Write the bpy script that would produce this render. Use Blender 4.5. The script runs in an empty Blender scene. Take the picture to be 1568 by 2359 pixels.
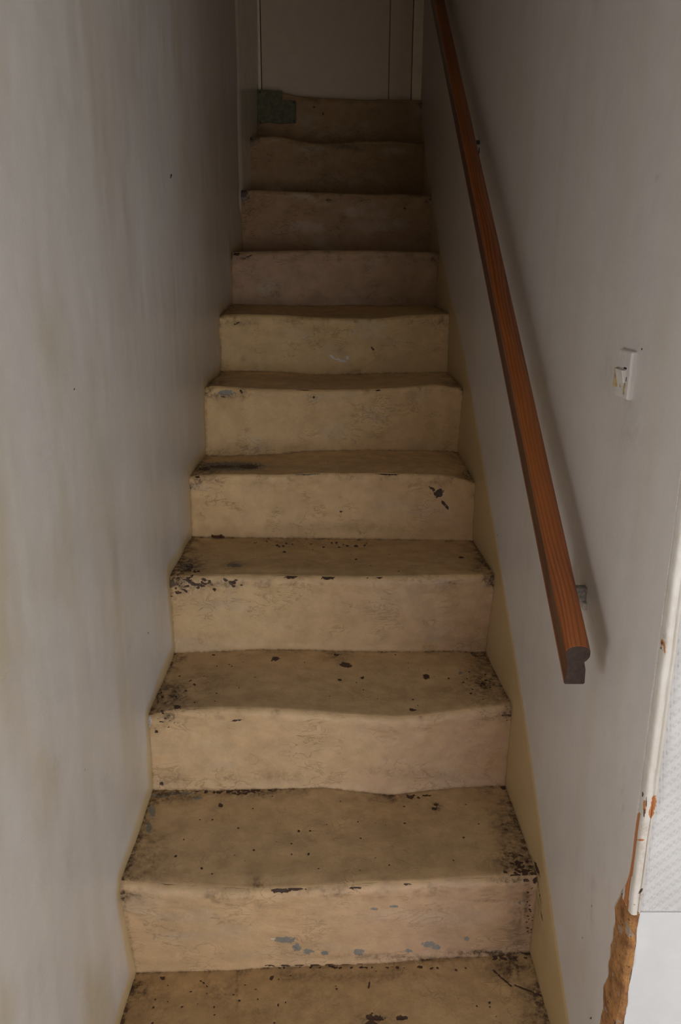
import bpy, math
import numpy as np
from mathutils import Matrix, Vector

C = bpy.context.scene.collection
sc = bpy.context.scene
rng = np.random.default_rng(7)

# ------------------------------------------------------------------ camera, world, light, exposure
ZO = 1.43                      # height of the lens above the lower floor
RT = np.array([0.99996619, -0.00568329, 0.00594277])
UP = np.array([-0.00403445, 0.29065053, 0.95682077])
FW = np.array([0.00716516, 0.9568124, -0.29061777])
F = 1800.0
cam_d = bpy.data.cameras.new('camera')
cam = bpy.data.objects.new('camera', cam_d); C.objects.link(cam); sc.camera = cam
cam_d.sensor_fit = 'VERTICAL'; cam_d.sensor_height = 23.59; cam_d.lens = 23.59 * F / 2359
cam_d.clip_start = 0.02
cam.matrix_world = Matrix(((RT[0], UP[0], -FW[0], 0), (RT[1], UP[1], -FW[1], 0), (RT[2], UP[2], -FW[2], ZO), (0, 0, 0, 1)))

sc.view_settings.view_transform = 'Standard'; sc.view_settings.look = 'None'
sc.view_settings.gamma = 1.0; sc.view_settings.use_curve_mapping = False
sc.view_settings.exposure = 0.0
world = bpy.data.worlds.new('world'); sc.world = world; world.use_nodes = True
world.node_tree.nodes['Background'].inputs[0].default_value = (0.55, 0.7, 1.0, 1)
world.node_tree.nodes['Background'].inputs[1].default_value = 0.5

def area(name, loc, target, sx, sy, power, col):
    l = bpy.data.lights.new(name, 'AREA'); l.shape = 'RECTANGLE'; l.size = sx; l.size_y = sy
    l.energy = power; l.color = col
    o = bpy.data.objects.new(name, l); C.objects.link(o); o.location = loc
    o.rotation_euler = (Vector(target) - Vector(loc)).to_track_quat('-Z', 'Y').to_euler()
    return o
# daylight through the window of the room behind the photographer
WIN = (0.35, 1.95, 0.28, 1.42)       # x0, x1, z0, z1 of the opening in the back wall
YB = -1.4
area('window_daylight', ((WIN[0] + WIN[1]) / 2, YB - 0.05, (WIN[2] + WIN[3]) / 2), ((WIN[0] + WIN[1]) / 2, 5, (WIN[2] + WIN[3]) / 2),
     WIN[1] - WIN[0], WIN[3] - WIN[2], 41.0, (0.975, 0.985, 1.02))

# unseen window added in the left wall, its lamp shaping the handrail shadow
WL = (-0.02, 0.38, 0.80, 1.22)       # y0, y1, z0, z1
area('added_side_light', (-0.50, (WL[0] + WL[1]) / 2, (WL[2] + WL[3]) / 2), (5, (WL[0] + WL[1]) / 2, (WL[2] + WL[3]) / 2),
     WL[1] - WL[0], WL[3] - WL[2], 5.8, (0.975, 0.985, 1.02))

# ------------------------------------------------------------------ helpers
def lerp(a, b, t): return a + (b - a) * t

def hsh(ix, iy, iz, seed):
    n = (ix.astype(np.int64) * 73856093) ^ (iy.astype(np.int64) * 19349663) ^ (iz.astype(np.int64) * 83492791) ^ (seed * 2654435761)
    n = (n ^ (n >> 13)) * 1274126177 & 0xFFFFFFFF
    n = (n ^ (n >> 16)) & 0xFFFFFF
    return n / float(0xFFFFFF)

def noise(P, scale, seed=1):
    """value noise in 0..1 at points P (N,3)"""
    Q = P / np.asarray(scale, float) + 100.0
    I = np.floor(Q).astype(np.int64); f = Q - I; f = f * f * (3 - 2 * f)
    r = 0
    for dx in (0, 1):
        for dy in (0, 1):
            for dz in (0, 1):
                w = (f[:, 0] if dx else 1 - f[:, 0]) * (f[:, 1] if dy else 1 - f[:, 1]) * (f[:, 2] if dz else 1 - f[:, 2])
                r = r + w * hsh(I[:, 0] + dx, I[:, 1] + dy, I[:, 2] + dz, seed)
    return r

def fbm(P, scale, seed=1, oct=4):
    a = 0; t = 0; s = np.asarray(scale, float)
    for i in range(oct):
        a = a + noise(P, s / 2 ** i, seed + i * 11) * 0.5 ** i; t += 0.5 ** i
    return a / t

def sstep(a, b, x):
    t = np.clip((x - a) / (b - a), 0, 1); return t * t * (3 - 2 * t)

def mix3(a, b, t): return a * (1 - t[:, None]) + np.asarray(b)[None, :] * t[:, None]

def pix(P):                    # where a world point stands in the photograph's frame (used to place stains on their surface)
    Q = P - np.array([0, 0, ZO]); d = Q @ FW
    return 784 + F * (Q @ RT) / d, 1179.5 - F * (Q @ UP) / d

def ray(px, py): return FW + RT * (px - 784) / F - UP * (py - 1179.5) / F

YK = np.array([0.0, 1.15, 1.96, 2.78, 3.55, 3.9])
XLK = np.array([-0.379, -0.379, -0.376, -0.354, -0.327, -0.322])
XRK = np.array([0.371, 0.371, 0.370, 0.3515, 0.350, 0.350])
def xl(y): return np.interp(y, YK, XLK)
def xr(y): return np.interp(y, YK, XRK)

def on_wall(px, py, side, dx=0.0):
    d = ray(px, py); y = 2.0
    fn = xl if side == 'L' else xr
    for _ in range(60):
        x = fn(y) + dx; y = 0.5 * y + 0.5 * d[1] * x / d[0]
    t = y / d[1]
    return np.array([fn(y) + dx, y, d[2] * t + ZO])

def on_y(px, py, y):
    d = ray(px, py) * (y / ray(px, py)[1]); return d + np.array([0, 0, ZO])

# ---- materials
def nodes_mat(name):
    m = bpy.data.materials.new(name); m.use_nodes = True
    return m, m.node_tree, m.node_tree.nodes['Principled BSDF']

class NT:
    def __init__(s, nt): s.nt = nt
    def n(s, t, **kw):
        o = s.nt.nodes.new(t)
        for k, v in kw.items(): setattr(o, k, v)
        return o
    def l(s, a, b): s.nt.links.new(a, b)
    def math(s, op, a, b=None, c=None, clamp=False):
        o = s.n('ShaderNodeMath', operation=op); o.use_clamp = clamp
        for i, v in enumerate((a, b, c)):
            if v is None: continue
            if isinstance(v, (int, float)): o.inputs[i].default_value = v
            else: s.l(v, o.inputs[i])
        return o.outputs[0]
    def noise(s, scale, detail=4, rough=0.6, vec=None, dist=0.0):
        o = s.n('ShaderNodeTexNoise'); o.inputs['Scale'].default_value = scale; o.inputs['Detail'].default_value = detail
        o.inputs['Roughness'].default_value = rough; o.inputs['Distortion'].default_value = dist
        s.l(vec if vec is not None else s.co, o.inputs['Vector']); return o.outputs['Fac']
    def coords(s):
        o = s.n('ShaderNodeTexCoord'); s.co = o.outputs['Object']; return s.co
    def mapr(s, v, a, b, c=0.0, d=1.0):
        o = s.n('ShaderNodeMapRange'); o.interpolation_type = 'SMOOTHSTEP'
        s.l(v, o.inputs[0])
        for i, q in enumerate((a, b, c, d)): o.inputs[i + 1].default_value = q
        return o.outputs[0]
    def mix(s, fac, a, b, mode='MIX'):
        o = s.n('ShaderNodeMix', data_type='RGBA', blend_type=mode)
        if isinstance(fac, (int, float)): o.inputs[0].default_value = fac
        else: s.l(fac, o.inputs[0])
        for i, v in ((6, a), (7, b)):
            if isinstance(v, tuple): o.inputs[i].default_value = v if len(v) == 4 else v + (1,)
            else: s.l(v, o.inputs[i])
        return o.outputs[2]
    def bump(s, h, strength, dist, normal=None):
        o = s.n('ShaderNodeBump'); o.inputs['Strength'].default_value = strength; o.inputs['Distance'].default_value = dist
        s.l(h, o.inputs['Height'])
        if normal is not None: s.l(normal, o.inputs['Normal'])
        return o.outputs[0]

def painted_mat(name, rough=0.55, grain=0.12, bump=0.5, dirtc=(0.085, 0.05, 0.024), chipc=(0.06, 0.03, 0.018), ridges=0.0, lump=1.0):
    """old paint: tint comes per vertex, worn marks (chips, bare grey plaster, grime, pale filler) are broken up by noise"""
    m, nt, b = nodes_mat(name); g = NT(nt); g.coords()
    tint = g.n('ShaderNodeAttribute', attribute_name='tint').outputs['Color']
    mk = g.n('ShaderNodeAttribute', attribute_name='marks')
    sep = g.n('ShaderNodeSeparateColor'); g.l(mk.outputs['Color'], sep.inputs[0])
    chip, grey, dirt = sep.outputs[0], sep.outputs[1], sep.outputs[2]; pale = mk.outputs['Alpha']
    n1 = g.noise(150, 4, 0.65); n2 = g.noise(520, 3, 0.7); n3 = g.noise(28, 4, 0.6)
    v = g.mapr(n3, 0.3, 0.7, 1 - grain, 1 + grain * 0.6)
    vv = g.math('MULTIPLY', v, g.mapr(n2, 0.25, 0.75, 1 - grain * 0.6, 1 + grain * 0.4))
    comb = g.n('ShaderNodeCombineColor'); [g.l(vv, comb.inputs[i]) for i in range(3)]
    col = g.mix(1.0, tint, comb.outputs[0], 'MULTIPLY')
    nn = g.math('MULTIPLY', g.math('SUBTRACT', n1, 0.5), 2.2)
    def mask(a, lo=0.42, hi=0.56): return g.mapr(g.math('ADD', a, nn), lo, hi)
    col = g.mix(mask(pale), col, (0.62, 0.6, 0.55))
    col = g.mix(g.math('MULTIPLY', mask(grey), 0.85), col, (0.19, 0.20, 0.19))
    d = g.math('MULTIPLY', dirt, g.math('MULTIPLY', g.mapr(n1, 0.30, 0.64, 0.5, 1.25), g.mapr(g.noise(70, 4, 0.7), 0.34, 0.62, 0.25, 1.3)), clamp=True)
    col = g.mix(d, col, dirtc)
    cm = mask(chip)
    col = g.mix(cm, col, chipc)
    g.l(col, b.inputs['Base Color'])
    b.inputs['Roughness'].default_value = rough
    h = g.math('ADD', g.math('MULTIPLY', n3, lump), g.math('MULTIPLY', n1, 0.25))
    h = g.math('ADD', h, g.math('MULTIPLY', n2, 0.10))
    h = g.math('SUBTRACT', h, g.math('MULTIPLY', cm, 0.5))
    if ridges:
        mp = g.n('ShaderNodeMapping'); mp.inputs['Scale'].default_value = (1, 1, 2.2); g.l(g.co, mp.inputs['Vector'])
        rn = g.noise(22, 5, 0.55, mp.outputs[0], 1.2)
        line = g.mapr(g.math('ABSOLUTE', g.math('SUBTRACT', rn, 0.5)), 0.0, 0.02, 1.0, 0.0)
        line = g.math('MULTIPLY', line, g.mapr(g.noise(11, 3), 0.48, 0.62))
        h = g.math('ADD', h, g.math('MULTIPLY', line, ridges))
        col2 = g.mix(g.math('MULTIPLY', line, 0.10), col, dirtc)
        g.l(col2, b.inputs['Base Color'])
    g.l(g.bump(h, bump, 0.004), b.inputs['Normal'])
    return m

def plain_mat(name, col, rough=0.5, grain=0.1, scale=60, bump=0.2, dist=0.001, metal=0.0):
    m, nt, b = nodes_mat(name); g = NT(nt); g.coords()
    n = g.noise(scale, 6, 0.6)
    c = tuple(x * (1 - grain) for x in col); c2 = tuple(min(1, x * (1 + grain)) for x in col)
    g.l(g.mix(g.mapr(n, 0.3, 0.7), c, c2), b.inputs['Base Color'])
    b.inputs['Roughness'].default_value = rough; b.inputs['Metallic'].default_value = metal
    g.l(g.bump(g.noise(scale * 4, 4, 0.6), bump, dist), b.inputs['Normal'])
    return m

M_riser = painted_mat('aged_riser_paint', 0.6, 0.10, 0.6, ridges=0.5)
M_tread = painted_mat('worn_tread_paint', 0.6, 0.15, 0.6, ridges=0.3, lump=0.45)
M_wall = painted_mat('old_wall_paint', 0.42, 0.03, 0.16)
M_door = plain_mat('cream_door_paint', (0.62, 0.48, 0.345), 0.4, 0.04, 20, 0.1)
M_frame = plain_mat('pale_frame_paint', (0.78, 0.63, 0.44), 0.4, 0.05, 30, 0.15)
M_jamb = plain_mat('grey_white_jamb_paint', (0.82, 0.72, 0.54), 0.22, 0.07, 22, 0.2)
M_metal = plain_mat('dark_iron', (0.03, 0.024, 0.02), 0.5, 0.3, 90, 0.3)
M_block = plain_mat('paint_smeared_plug', (0.36, 0.33, 0.30), 0.6, 0.35, 220, 0.6, 0.002)
M_plain = plain_mat('room_paint', (0.75, 0.72, 0.66), 0.6, 0.03, 10)
M_floor = plain_mat('room_floor', (0.30, 0.24, 0.18), 0.5, 0.2, 12)

# ---- mesh makers
def new_obj(name, me, mat, parent=None):
    o = bpy.data.objects.new(name, me); C.objects.link(o)
    if mat: me.materials.append(mat)
    if parent is not None: o.parent = parent
    return o

def mesh_np(name, V, Q, extra=()):
    me = bpy.data.meshes.new(name)
    V = np.ascontiguousarray(V, dtype=np.float32)
    me.vertices.add(len(V)); me.vertices.foreach_set('co', V.ravel())
    lt = [4] * len(Q) + [len(e) for e in extra]
    loops = np.concatenate([np.asarray(Q, dtype=np.int32).ravel()] + [np.asarray(e, dtype=np.int32) for e in extra])
    ls = np.concatenate([[0], np.cumsum(lt)[:-1]]).astype(np.int32)
    me.loops.add(len(loops)); me.loops.foreach_set('vertex_index', loops)
    me.polygons.add(len(lt)); me.polygons.foreach_set('loop_start', ls)
    me.update(calc_edges=True); me.validate()
    me.polygons.foreach_set('use_smooth', np.ones(len(me.polygons), dtype=bool))
    me.set_sharp_from_angle(angle=math.radians(50))
    return me

def col_attr(me, name, A):
    a = me.color_attributes.new(name, 'FLOAT_COLOR', 'POINT')
    a.data.foreach_set('color', np.ascontiguousarray(A, dtype=np.float32).ravel())

def grid_quads(nu, nv, wrap_v=False):
    i = np.arange(nu * nv).reshape(nu, nv)
    if wrap_v: i = np.concatenate([i, i[:, :1]], axis=1)
    return np.stack([i[:-1, :-1], i[1:, :-1], i[1:, 1:], i[:-1, 1:]], -1).reshape(-1, 4)

def slab(name, G, off, mat, parent=None, flip=False, sharp=None):
    """G: (nu,nv,3) front grid; closed off towards the vector off"""
    nu, nv = G.shape[:2]; V = G.reshape(-1, 3); Q = grid_quads(nu, nv)
    idx = np.arange(nu * nv).reshape(nu, nv)
    loop = np.concatenate([idx[:, 0], idx[-1, 1:], idx[-2::-1, -1], idx[0, -2:0:-1]])
    B = V[loop] + np.asarray(off)[None, :]; nb = len(loop); base = nu * nv
    k = np.arange(nb); k2 = (k + 1) % nb
    side = np.stack([loop[k2], loop[k], base + k, base + k2], -1)
    back = list(base + k[::-1])
    Q2 = np.concatenate([Q, side])
    if flip: Q2 = Q2[:, ::-1]; back = back[::-1]
    me = mesh_np(name, np.concatenate([V, B]), Q2, [back])
    o = new_obj(name, me, mat, parent)
    return o, base + nb

def box(name, x0, x1, y0, y1, z0, z1, mat, parent=None, bevel=0.0):
    V = [(x, y, z) for x in (x0, x1) for y in (y0, y1) for z in (z0, z1)]
    Fc = [(0, 1, 3, 2), (4, 6, 7, 5), (0, 4, 5, 1), (2, 3, 7, 6), (0, 2, 6, 4), (1, 5, 7, 3)]
    me = bpy.data.meshes.new(name); me.from_pydata(V, [], Fc); me.update()
    o = new_obj(name, me, mat, parent)
    if bevel:
        b = o.modifiers.new('bevel', 'BEVEL'); b.width = bevel; b.segments = 3
    return o

def prism(name, prof, A, B, U, W, mat, parent=None, seg=1, smooth=60):
    """extrude 2-D profile (u,w) along A->B; U, W are the profile axes"""
    A, B, U, W = map(np.asarray, (A, B, U, W)); n = len(prof)
    V = []
    for i in range(seg + 1):
        c = A + (B - A) * i / seg
        for u, w in prof: V.append(c + U * u + W * w)
    V = np.array(V); Q = grid_quads(seg + 1, n, True)
    caps = [list(range(n)), list(range(seg * n + n - 1, seg * n - 1, -1))]
    me = mesh_np(name, V, Q, caps)
    me.set_sharp_from_angle(angle=math.radians(smooth))
    o = new_obj(name, me, mat, parent)
    return o

def empty(name, loc, label=None, cat=None, group=None):
    o = bpy.data.objects.new(name, None); C.objects.link(o); o.location = loc; o.empty_display_size = 0.05
    if label: o['label'] = label
    if cat: o['category'] = cat
    if group: o['group'] = group
    return o
def structure(o): o['kind'] = 'structure'; return o

def marks_eval(P, lst):
    """soft masks (inside > 0.5) of elliptical patches; lst of (px,py,rx,ry[,deg])"""
    out = np.full(len(P), -1.0)
    if not lst: return out
    X, Y = pix(P)
    for e in lst:
        cx, cy, rx, ry = e[:4]; a = math.radians(e[4]) if len(e) > 4 else 0
        dx, dy = X - cx, Y - cy
        u = dx * math.cos(a) + dy * math.sin(a); v = -dx * math.sin(a) + dy * math.cos(a)
        q = np.sqrt((u / rx) ** 2 + (v / ry) ** 2)
        out = np.maximum(out, np.clip(1.5 - q, -1.5, 1.0))
    return out

def soft_eval(P, lst):
    """soft grime (0..1): (px,py,rx,ry,strength)"""
    out = np.zeros(len(P))
    if not lst: return out
    X, Y = pix(P)
    for cx, cy, rx, ry, s in lst:
        out = np.maximum(out, s * np.exp(-((X - cx) / rx) ** 2 - ((Y - cy) / ry) ** 2))
    return out

# ------------------------------------------------------------------ stair measurements
NP = {1: [(278,2033),(340,2040),(420,2046),(560,2053),(700,2050),(830,2040),(950,2034),(1100,2028),(1180,2024),(1242,2022)],
 2: [(340,1650),(400,1637),(500,1633),(620,1635),(700,1640),(800,1648),(900,1654),(960,1652),(1060,1640),(1120,1630),(1182,1625)],
 3: [(390,1330),(480,1326),(560,1325),(700,1328),(850,1330),(1000,1327),(1100,1325),(1142,1326)],
 4: [(436,1097),(500,1092),(580,1092),(640,1094),(720,1090),(880,1090),(960,1092),(1030,1094),(1070,1105),(1097,1113)],
 5: [(472,892),(490,888),(560,893),(640,896),(750,897),(880,895),(960,888),(1000,884),(1040,890),(1068,894)],
 6: [(506,724),(560,722),(660,724),(700,728),(780,732),(880,732),(940,725),(1036,721)],
 7: [(532,579),(600,577),(700,575),(850,575),(1013,580)],
 8: [(553,436),(600,436),(700,440),(800,444),(870,446),(920,445),(995,449)],
 9: [(572,314),(600,312),(640,311),(680,320),(720,327),(770,328),(830,323),(900,323),(978,330)],
 10: [(590,208),(640,208),(680,218),(740,223),(850,228),(880,226),(972,228)]}
BP = {1: [(312,2238),(400,2235),(540,2232),(620,2225),(800,2220),(900,2215),(1000,2205),(1100,2202),(1222,2190)],
 2: [(350,1817),(500,1818),(640,1815),(750,1812),(830,1822),(900,1830),(980,1820),(1060,1812),(1165,1808)],
 3: [(400,1503),(470,1500),(600,1495),(700,1495),(800,1498),(950,1500),(1060,1498),(1120,1507)],
 4: [(442,1235),(600,1238),(800,1240),(1090,1245)],
 5: [(475,1049),(560,1050),(640,1045),(700,1040),(850,1036),(1055,1040)],
 6: [(510,855),(560,854),(650,856),(720,862),(780,862),(900,860),(1032,857)],
 7: [(535,700),(600,702),(740,705),(790,703),(1003,706)]}

SG = np.linspace(-0.016, 1.016, 800)
def curve(pts):
    L = on_wall(*pts[0], 'L'); R = on_wall(*pts[-1], 'R'); S = [0]; Z = [L[2]]
    for p in pts[1:-1]:
        s = 0.5
        for _ in range(8):
            y = lerp(L[1], R[1], s); q = on_y(*p, y); s = (q[0] - xl(y)) / (xr(y) - xl(y))
        S.append(s); Z.append(q[2])
    S.append(1); Z.append(R[2])
    z = np.interp(SG, S, Z)
    k = np.hanning(41); k /= k.sum(); zz = np.convolve(np.pad(z, 20, 'edge'), k, 'valid')
    e = np.minimum(np.abs(SG), np.abs(1 - SG)); w = sstep(0.0, 0.03, e)
    return lerp(L[1], R[1], SG), zz * w + z * (1 - w)
NC = {k: curve(v) for k, v in NP.items()}
BC = {k: curve(v) for k, v in BP.items()}
for k in (8, 9, 10):
    BC[k] = (NC[k][0] + 0.006, NC[k - 1][1] * 0.3 + 0.7 * NC[k - 1][1].mean() + 0.002)
BC[11] = (np.full_like(SG, 3.64), np.full_like(SG, NC[10][1].mean()))
NC[0] = (np.full_like(SG, 0.872), BC[1][1] * .8 + .2 * BC[1][1].mean() + 0.004)
BC[0] = (np.full_like(SG, 0.880), np.full_like(SG, 0.0))

# ------------------------------------------------------------------ stair surface marks (stains and chips that stay put on the paint)
CHIP = {'R1': [(645,2052,22,5),(680,2048,22,4),(820,2046,14,2.5),(938,2038,12,2.5),(1212,2029,7,4),(1235,2028,7,7)],
 'T1': [(508,1855,6,5),(1160,1811,9,7),(945,1836,9,4),(1000,1862,7,4),(1005,1853,6,3),(710,1967,3,3),(688,1914,3,3),(1235,2018,6,6)],
 'R2': [(372,1806,5,4),(360,1685,4,3),(545,1660,14,2,-8)],
 'T2': [(634,1517,9,5),(795,1532,14,5,10),(783,1566,5,2.5),(834,1561,4,3),(982,1558,8,6),(950,1635,8,3),(408,1629,8,5),(775,1508,6,3),(492,1508,4,2)],
 'R3': [(668,1330,15,3.5),(755,1331,14,4.5),(873,1330,9,3),(846,1331,3,2)],
 'T3': [(638,1256,3,2),(745,1260,3,2),(800,1257,4,2),(820,1258,5,2),(655,1271,4,2),(820,1288,3,2),(1062,1284,6,2)],
 'R4': [(735,1089,24,3.2),(700,1091,20,2.5),(893,1091,27,3.6),(817,1084,4,2),(1010,1136,9,11,60),(995,1126,8,3,30),(1022,1160,8,3.5,55),(1030,1168,6,3,70),(785,1179,4,2),(452,1096,12,3.5,35),(805,1172,1.5,3)],
 'T4': [(510,1075,30,3.5),(572,1075,24,5),(470,1080,14,4),(558,1047,4,3)],
 'R5': [(703,898,16,1.8),(870,899,6,2),(555,902,5,2.5,60),(515,914,8,2),(722,916,3,3)],
 'R6': [(860,732,17,2.2),(545,745,9,1.8,-25),(858,803,2,5,-35)],
 'R7': [(570,592,15,1.5,-25),(815,573,7,1.5),(545,585,7,4)],
 'R8': [(757,461,12,2),(932,480,3,2.5),(992,459,5,2.5),(560,445,10,8)],
 'T0': [(375,2253,6,4),(850,2268,2.5,10,10),(625,2253,5,5),(862,2345,22,7),(925,2345,12,6),(855,2359,14,9),(640,2315,3,4),(303,2250,9,11),(298,2270,8,14),(1127,2309,3,3),(1215,2195,12,5)]}
CHIP['T0'] += [(1142 + 8 * i, 2240 + 7.2 * i, 7, 1.8, 40) for i in range(5)] + [(1190 + 9 * i, 2271 + 3.5 * i, 8, 1.8, 22) for i in range(7)]
CHIP['R1'] += [(560 + i, 2226 - 0.012 * i, 12, 1.8) for i in range(60, 360, 35)]
CHIP['R10'] = [(723,247,3,2.5),(744,262,2,4,30)]
_r = np.random.default_rng(3)
def cluster(cx, cy, rx, ry, n, s0, s1):
    return [(cx + rx * _r.normal() * .5, cy + ry * _r.normal() * .5, _r.uniform(s0, s1) * 1.5, _r.uniform(s0, s1) * .8, _r.uniform(-30, 30)) for _ in range(n)]
CHIP['T1'] += cluster(540, 1824, 80, 4, 26, 1.5, 4.5) + cluster(1205, 1995, 34, 30, 26, 1.8, 5) + cluster(1195, 2012, 40, 8, 14, 2, 4.5) + cluster(960, 1834, 40, 5, 8, 1.5, 3)
CHIP['R3'] += cluster(450, 1340, 50, 14, 22, 1.8, 5) + cluster(535, 1342, 24, 9, 10, 1.8, 4.5) + cluster(410, 1365, 22, 12, 9, 1.5, 3.5)
CHIP['R1'] += cluster(1220, 2100, 16, 60, 22, 1.2, 2.8) + cluster(620, 2050, 60, 3, 4, 1, 2)
CHIP['T2'] += cluster(1120, 1570, 60, 40, 16, 1.3, 3) + cluster(420, 1600, 60, 50, 12, 1.5, 3.5)
CHIP['T3'] += cluster(720, 1256, 160, 8, 14, 1.2, 2.6) + cluster(430, 1312, 40, 14, 10, 1.5, 3.5)
CHIP['T0'] += cluster(760, 2228, 340, 3, 40, 1.5, 3.5) + cluster(1170, 2205, 70, 6, 16, 2, 4) + cluster(480, 2290, 180, 40, 18, 1.2, 2.8)
CHIP['R2'] += cluster(380, 1665, 30, 20, 8, 1.2, 2.6) + cluster(1165, 1650, 14, 20, 6, 1.2, 2.6)
GREY = {'R1': [(655,2165,24,7),(683,2182,10,9),(710,2192,10,6),(748,2195,9,5),(825,2193,13,7),(985,2175,14,7),(1005,2183,10,6),(1075,2163,7,5),(940,2190,9,4),(862,2094,8,3),(905,2088,10,3),(1195,2080,5,3)],
 'T1': [(370,1832,20,5),(400,1828,18,4),(350,1870,7,14),(343,1905,6,12),(425,1828,20,3.5),(455,1838,10,4)],
 'T2': [(382,1587,6,4),(1060,1550,4,4)],
 'R4': [(700,1091,32,4)], 'R5': [(520,905,20,6)], 'R8': [(558,450,8,12)],
 'T3': [(430,1305,20,7),(540,1302,18,5)], 'T4': [(530,1074,75,10)]}
PALE = {'R2': [(344,1662,5,13)], 'R6': [(765,822,6,2.5,40),(778,828,9,2),(800,824,3,5,-20),(790,832,10,2)], 'R1': [(628,2163,6,2)]}
DIRT = {'T1': [(1195,1925,45,90,.55),(1190,1985,60,30,.85),(1230,2005,20,30,.9),(380,1835,70,16,.6),(330,1970,50,60,.35),(570,1825,80,14,.7),(900,1840,60,10,.6),(1005,1860,16,14,.7),(590,2035,16,20,.6),(1160,1860,40,40,.3)],
 'T2': [(1120,1570,60,50,.6),(1150,1600,40,30,.5),(400,1610,60,40,.55),(375,1640,40,14,.7),(780,1510,30,16,.5),(1040,1590,50,12,.3),(480,1570,60,40,.25)],
 'T3': [(430,1300,50,24,.7),(540,1300,30,10,.6),(400,1320,40,14,.6),(700,1250,200,12,.35),(1110,1290,30,40,.4)],
 'T4': [(530,1074,85,9,.95),(470,1085,50,10,.9),(440,1095,20,8,.8),(900,1060,200,20,.2),(1080,1095,20,16,.6)],
 'T5': [(500,880,40,10,.5),(1050,885,30,10,.4),(700,870,200,12,.25)],
 'T6': [(530,712,40,8,.6),(1010,715,30,8,.5)],
 'T0': [(340,2300,60,60,.35),(500,2290,60,30,.4),(800,2250,200,16,.4),(1170,2230,70,30,.7),(1230,2290,30,50,.5),(600,2330,60,20,.3),(860,2350,60,20,.6),(1050,2300,60,50,.15),(700,2290,80,30,.25),(545,2290,6,40,.5)],
 'R1': [(1190,2120,22,80,.4),(1212,2080,10,60,.6),(400,2120,80,60,.08),(1030,2130,60,40,.15),(1120,2075,40,3,.4),(950,2205,200,8,.5),(1120,2195,90,9,.85),(1180,2028,40,6,.6)],
 'R2': [(400,1800,50,20,.2),(640,1790,60,16,.25),(860,1775,20,10,.3),(540,1790,40,14,.25),(1000,1780,100,14,.2),(385,1652,30,8,.4),(1165,1650,20,16,.35)],
 'R3': [(430,1350,45,20,.5),(510,1345,50,14,.45),(1080,1490,60,12,.15),(470,1470,60,20,.15),(1135,1340,10,14,.5)],
 'R4': [(490,1108,20,6,.5),(960,1115,30,5,.2),(460,1105,22,8,.5),(540,1160,6,4,.1),(830,1215,200,10,.15)],
 'R5': [(520,912,30,6,.5),(560,910,6,14,.4),(860,1003,14,10,.3),(870,960,5,5,.4),(600,1030,100,10,.15)],
 'R6': [(555,745,30,5,.5),(870,860,120,5,.2),(560,826,6,6,.5),(1000,740,40,8,.2)],
 'R7': [(570,595,30,6,.4),(735,678,12,8,.3),(980,600,40,10,.3),(870,690,150,8,.2),(1010,620,5,30,.6)],
 'R8': [(760,461,20,4,.5),(960,450,40,6,.6),(565,450,14,20,.5),(790,530,30,20,.2)],
 'R9': [(790,337,30,7,.8),(820,343,14,6,.6),(750,350,10,30,.3),(735,330,16,4,.5),(640,312,30,3,.5),(750,390,6,30,.2)],
 'R10': [(724,232,10,6,.7),(600,300,20,10,.4),(870,228,30,3,.6)]}

# riser paint, left end and right end of each step
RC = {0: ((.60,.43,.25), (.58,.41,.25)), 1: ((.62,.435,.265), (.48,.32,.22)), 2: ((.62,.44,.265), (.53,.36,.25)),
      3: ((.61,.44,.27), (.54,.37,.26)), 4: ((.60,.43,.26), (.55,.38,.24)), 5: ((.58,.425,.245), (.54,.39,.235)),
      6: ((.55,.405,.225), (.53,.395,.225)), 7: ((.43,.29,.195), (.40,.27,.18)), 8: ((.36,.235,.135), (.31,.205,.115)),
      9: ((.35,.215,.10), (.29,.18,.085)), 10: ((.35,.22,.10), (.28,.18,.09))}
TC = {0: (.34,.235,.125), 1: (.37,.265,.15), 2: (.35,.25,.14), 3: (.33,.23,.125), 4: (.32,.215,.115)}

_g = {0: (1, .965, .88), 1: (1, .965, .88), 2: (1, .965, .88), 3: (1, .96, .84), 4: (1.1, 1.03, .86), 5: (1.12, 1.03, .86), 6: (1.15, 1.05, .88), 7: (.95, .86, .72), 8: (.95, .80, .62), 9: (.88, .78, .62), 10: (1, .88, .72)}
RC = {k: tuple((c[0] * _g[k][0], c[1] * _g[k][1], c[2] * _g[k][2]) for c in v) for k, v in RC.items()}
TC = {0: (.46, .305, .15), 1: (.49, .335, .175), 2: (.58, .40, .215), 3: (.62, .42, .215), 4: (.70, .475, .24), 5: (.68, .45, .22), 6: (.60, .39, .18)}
def side_dist(P):
    return np.minimum(P[:, 0] - xl(P[:, 1]), xr(P[:, 1]) - P[:, 0])

# ------------------------------------------------------------------ the room: walls
stairline_y = np.array([NC[k][0].mean() for k in range(0, 11)]); stairline_z = np.array([NC[k][1].mean() for k in range(0, 11)])
def stair_poly(side):
    i = np.argmin(np.abs(SG - (0 if side == 'L' else 1))); pts = []
    for k in range(0, 11):
        pts.append((BC[k][0][i], BC[k][1][i])); pts.append((NC[k][0][i], NC[k][1][i]))
    pts.append((BC[11][0][i], BC[11][1][i]))
    return np.array(pts)
def poly_dist(y, z, poly):
    d = np.full(len(y), 9.0)
    for a, b in zip(poly[:-1], poly[1:]):
        v = b - a; t = np.clip(((y - a[0]) * v[0] + (z - a[1]) * v[1]) / (v @ v + 1e-9), 0, 1)
        d = np.minimum(d, np.hypot(y - a[0] - t * v[0], z - a[1] - t * v[1]))
    return d

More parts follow.
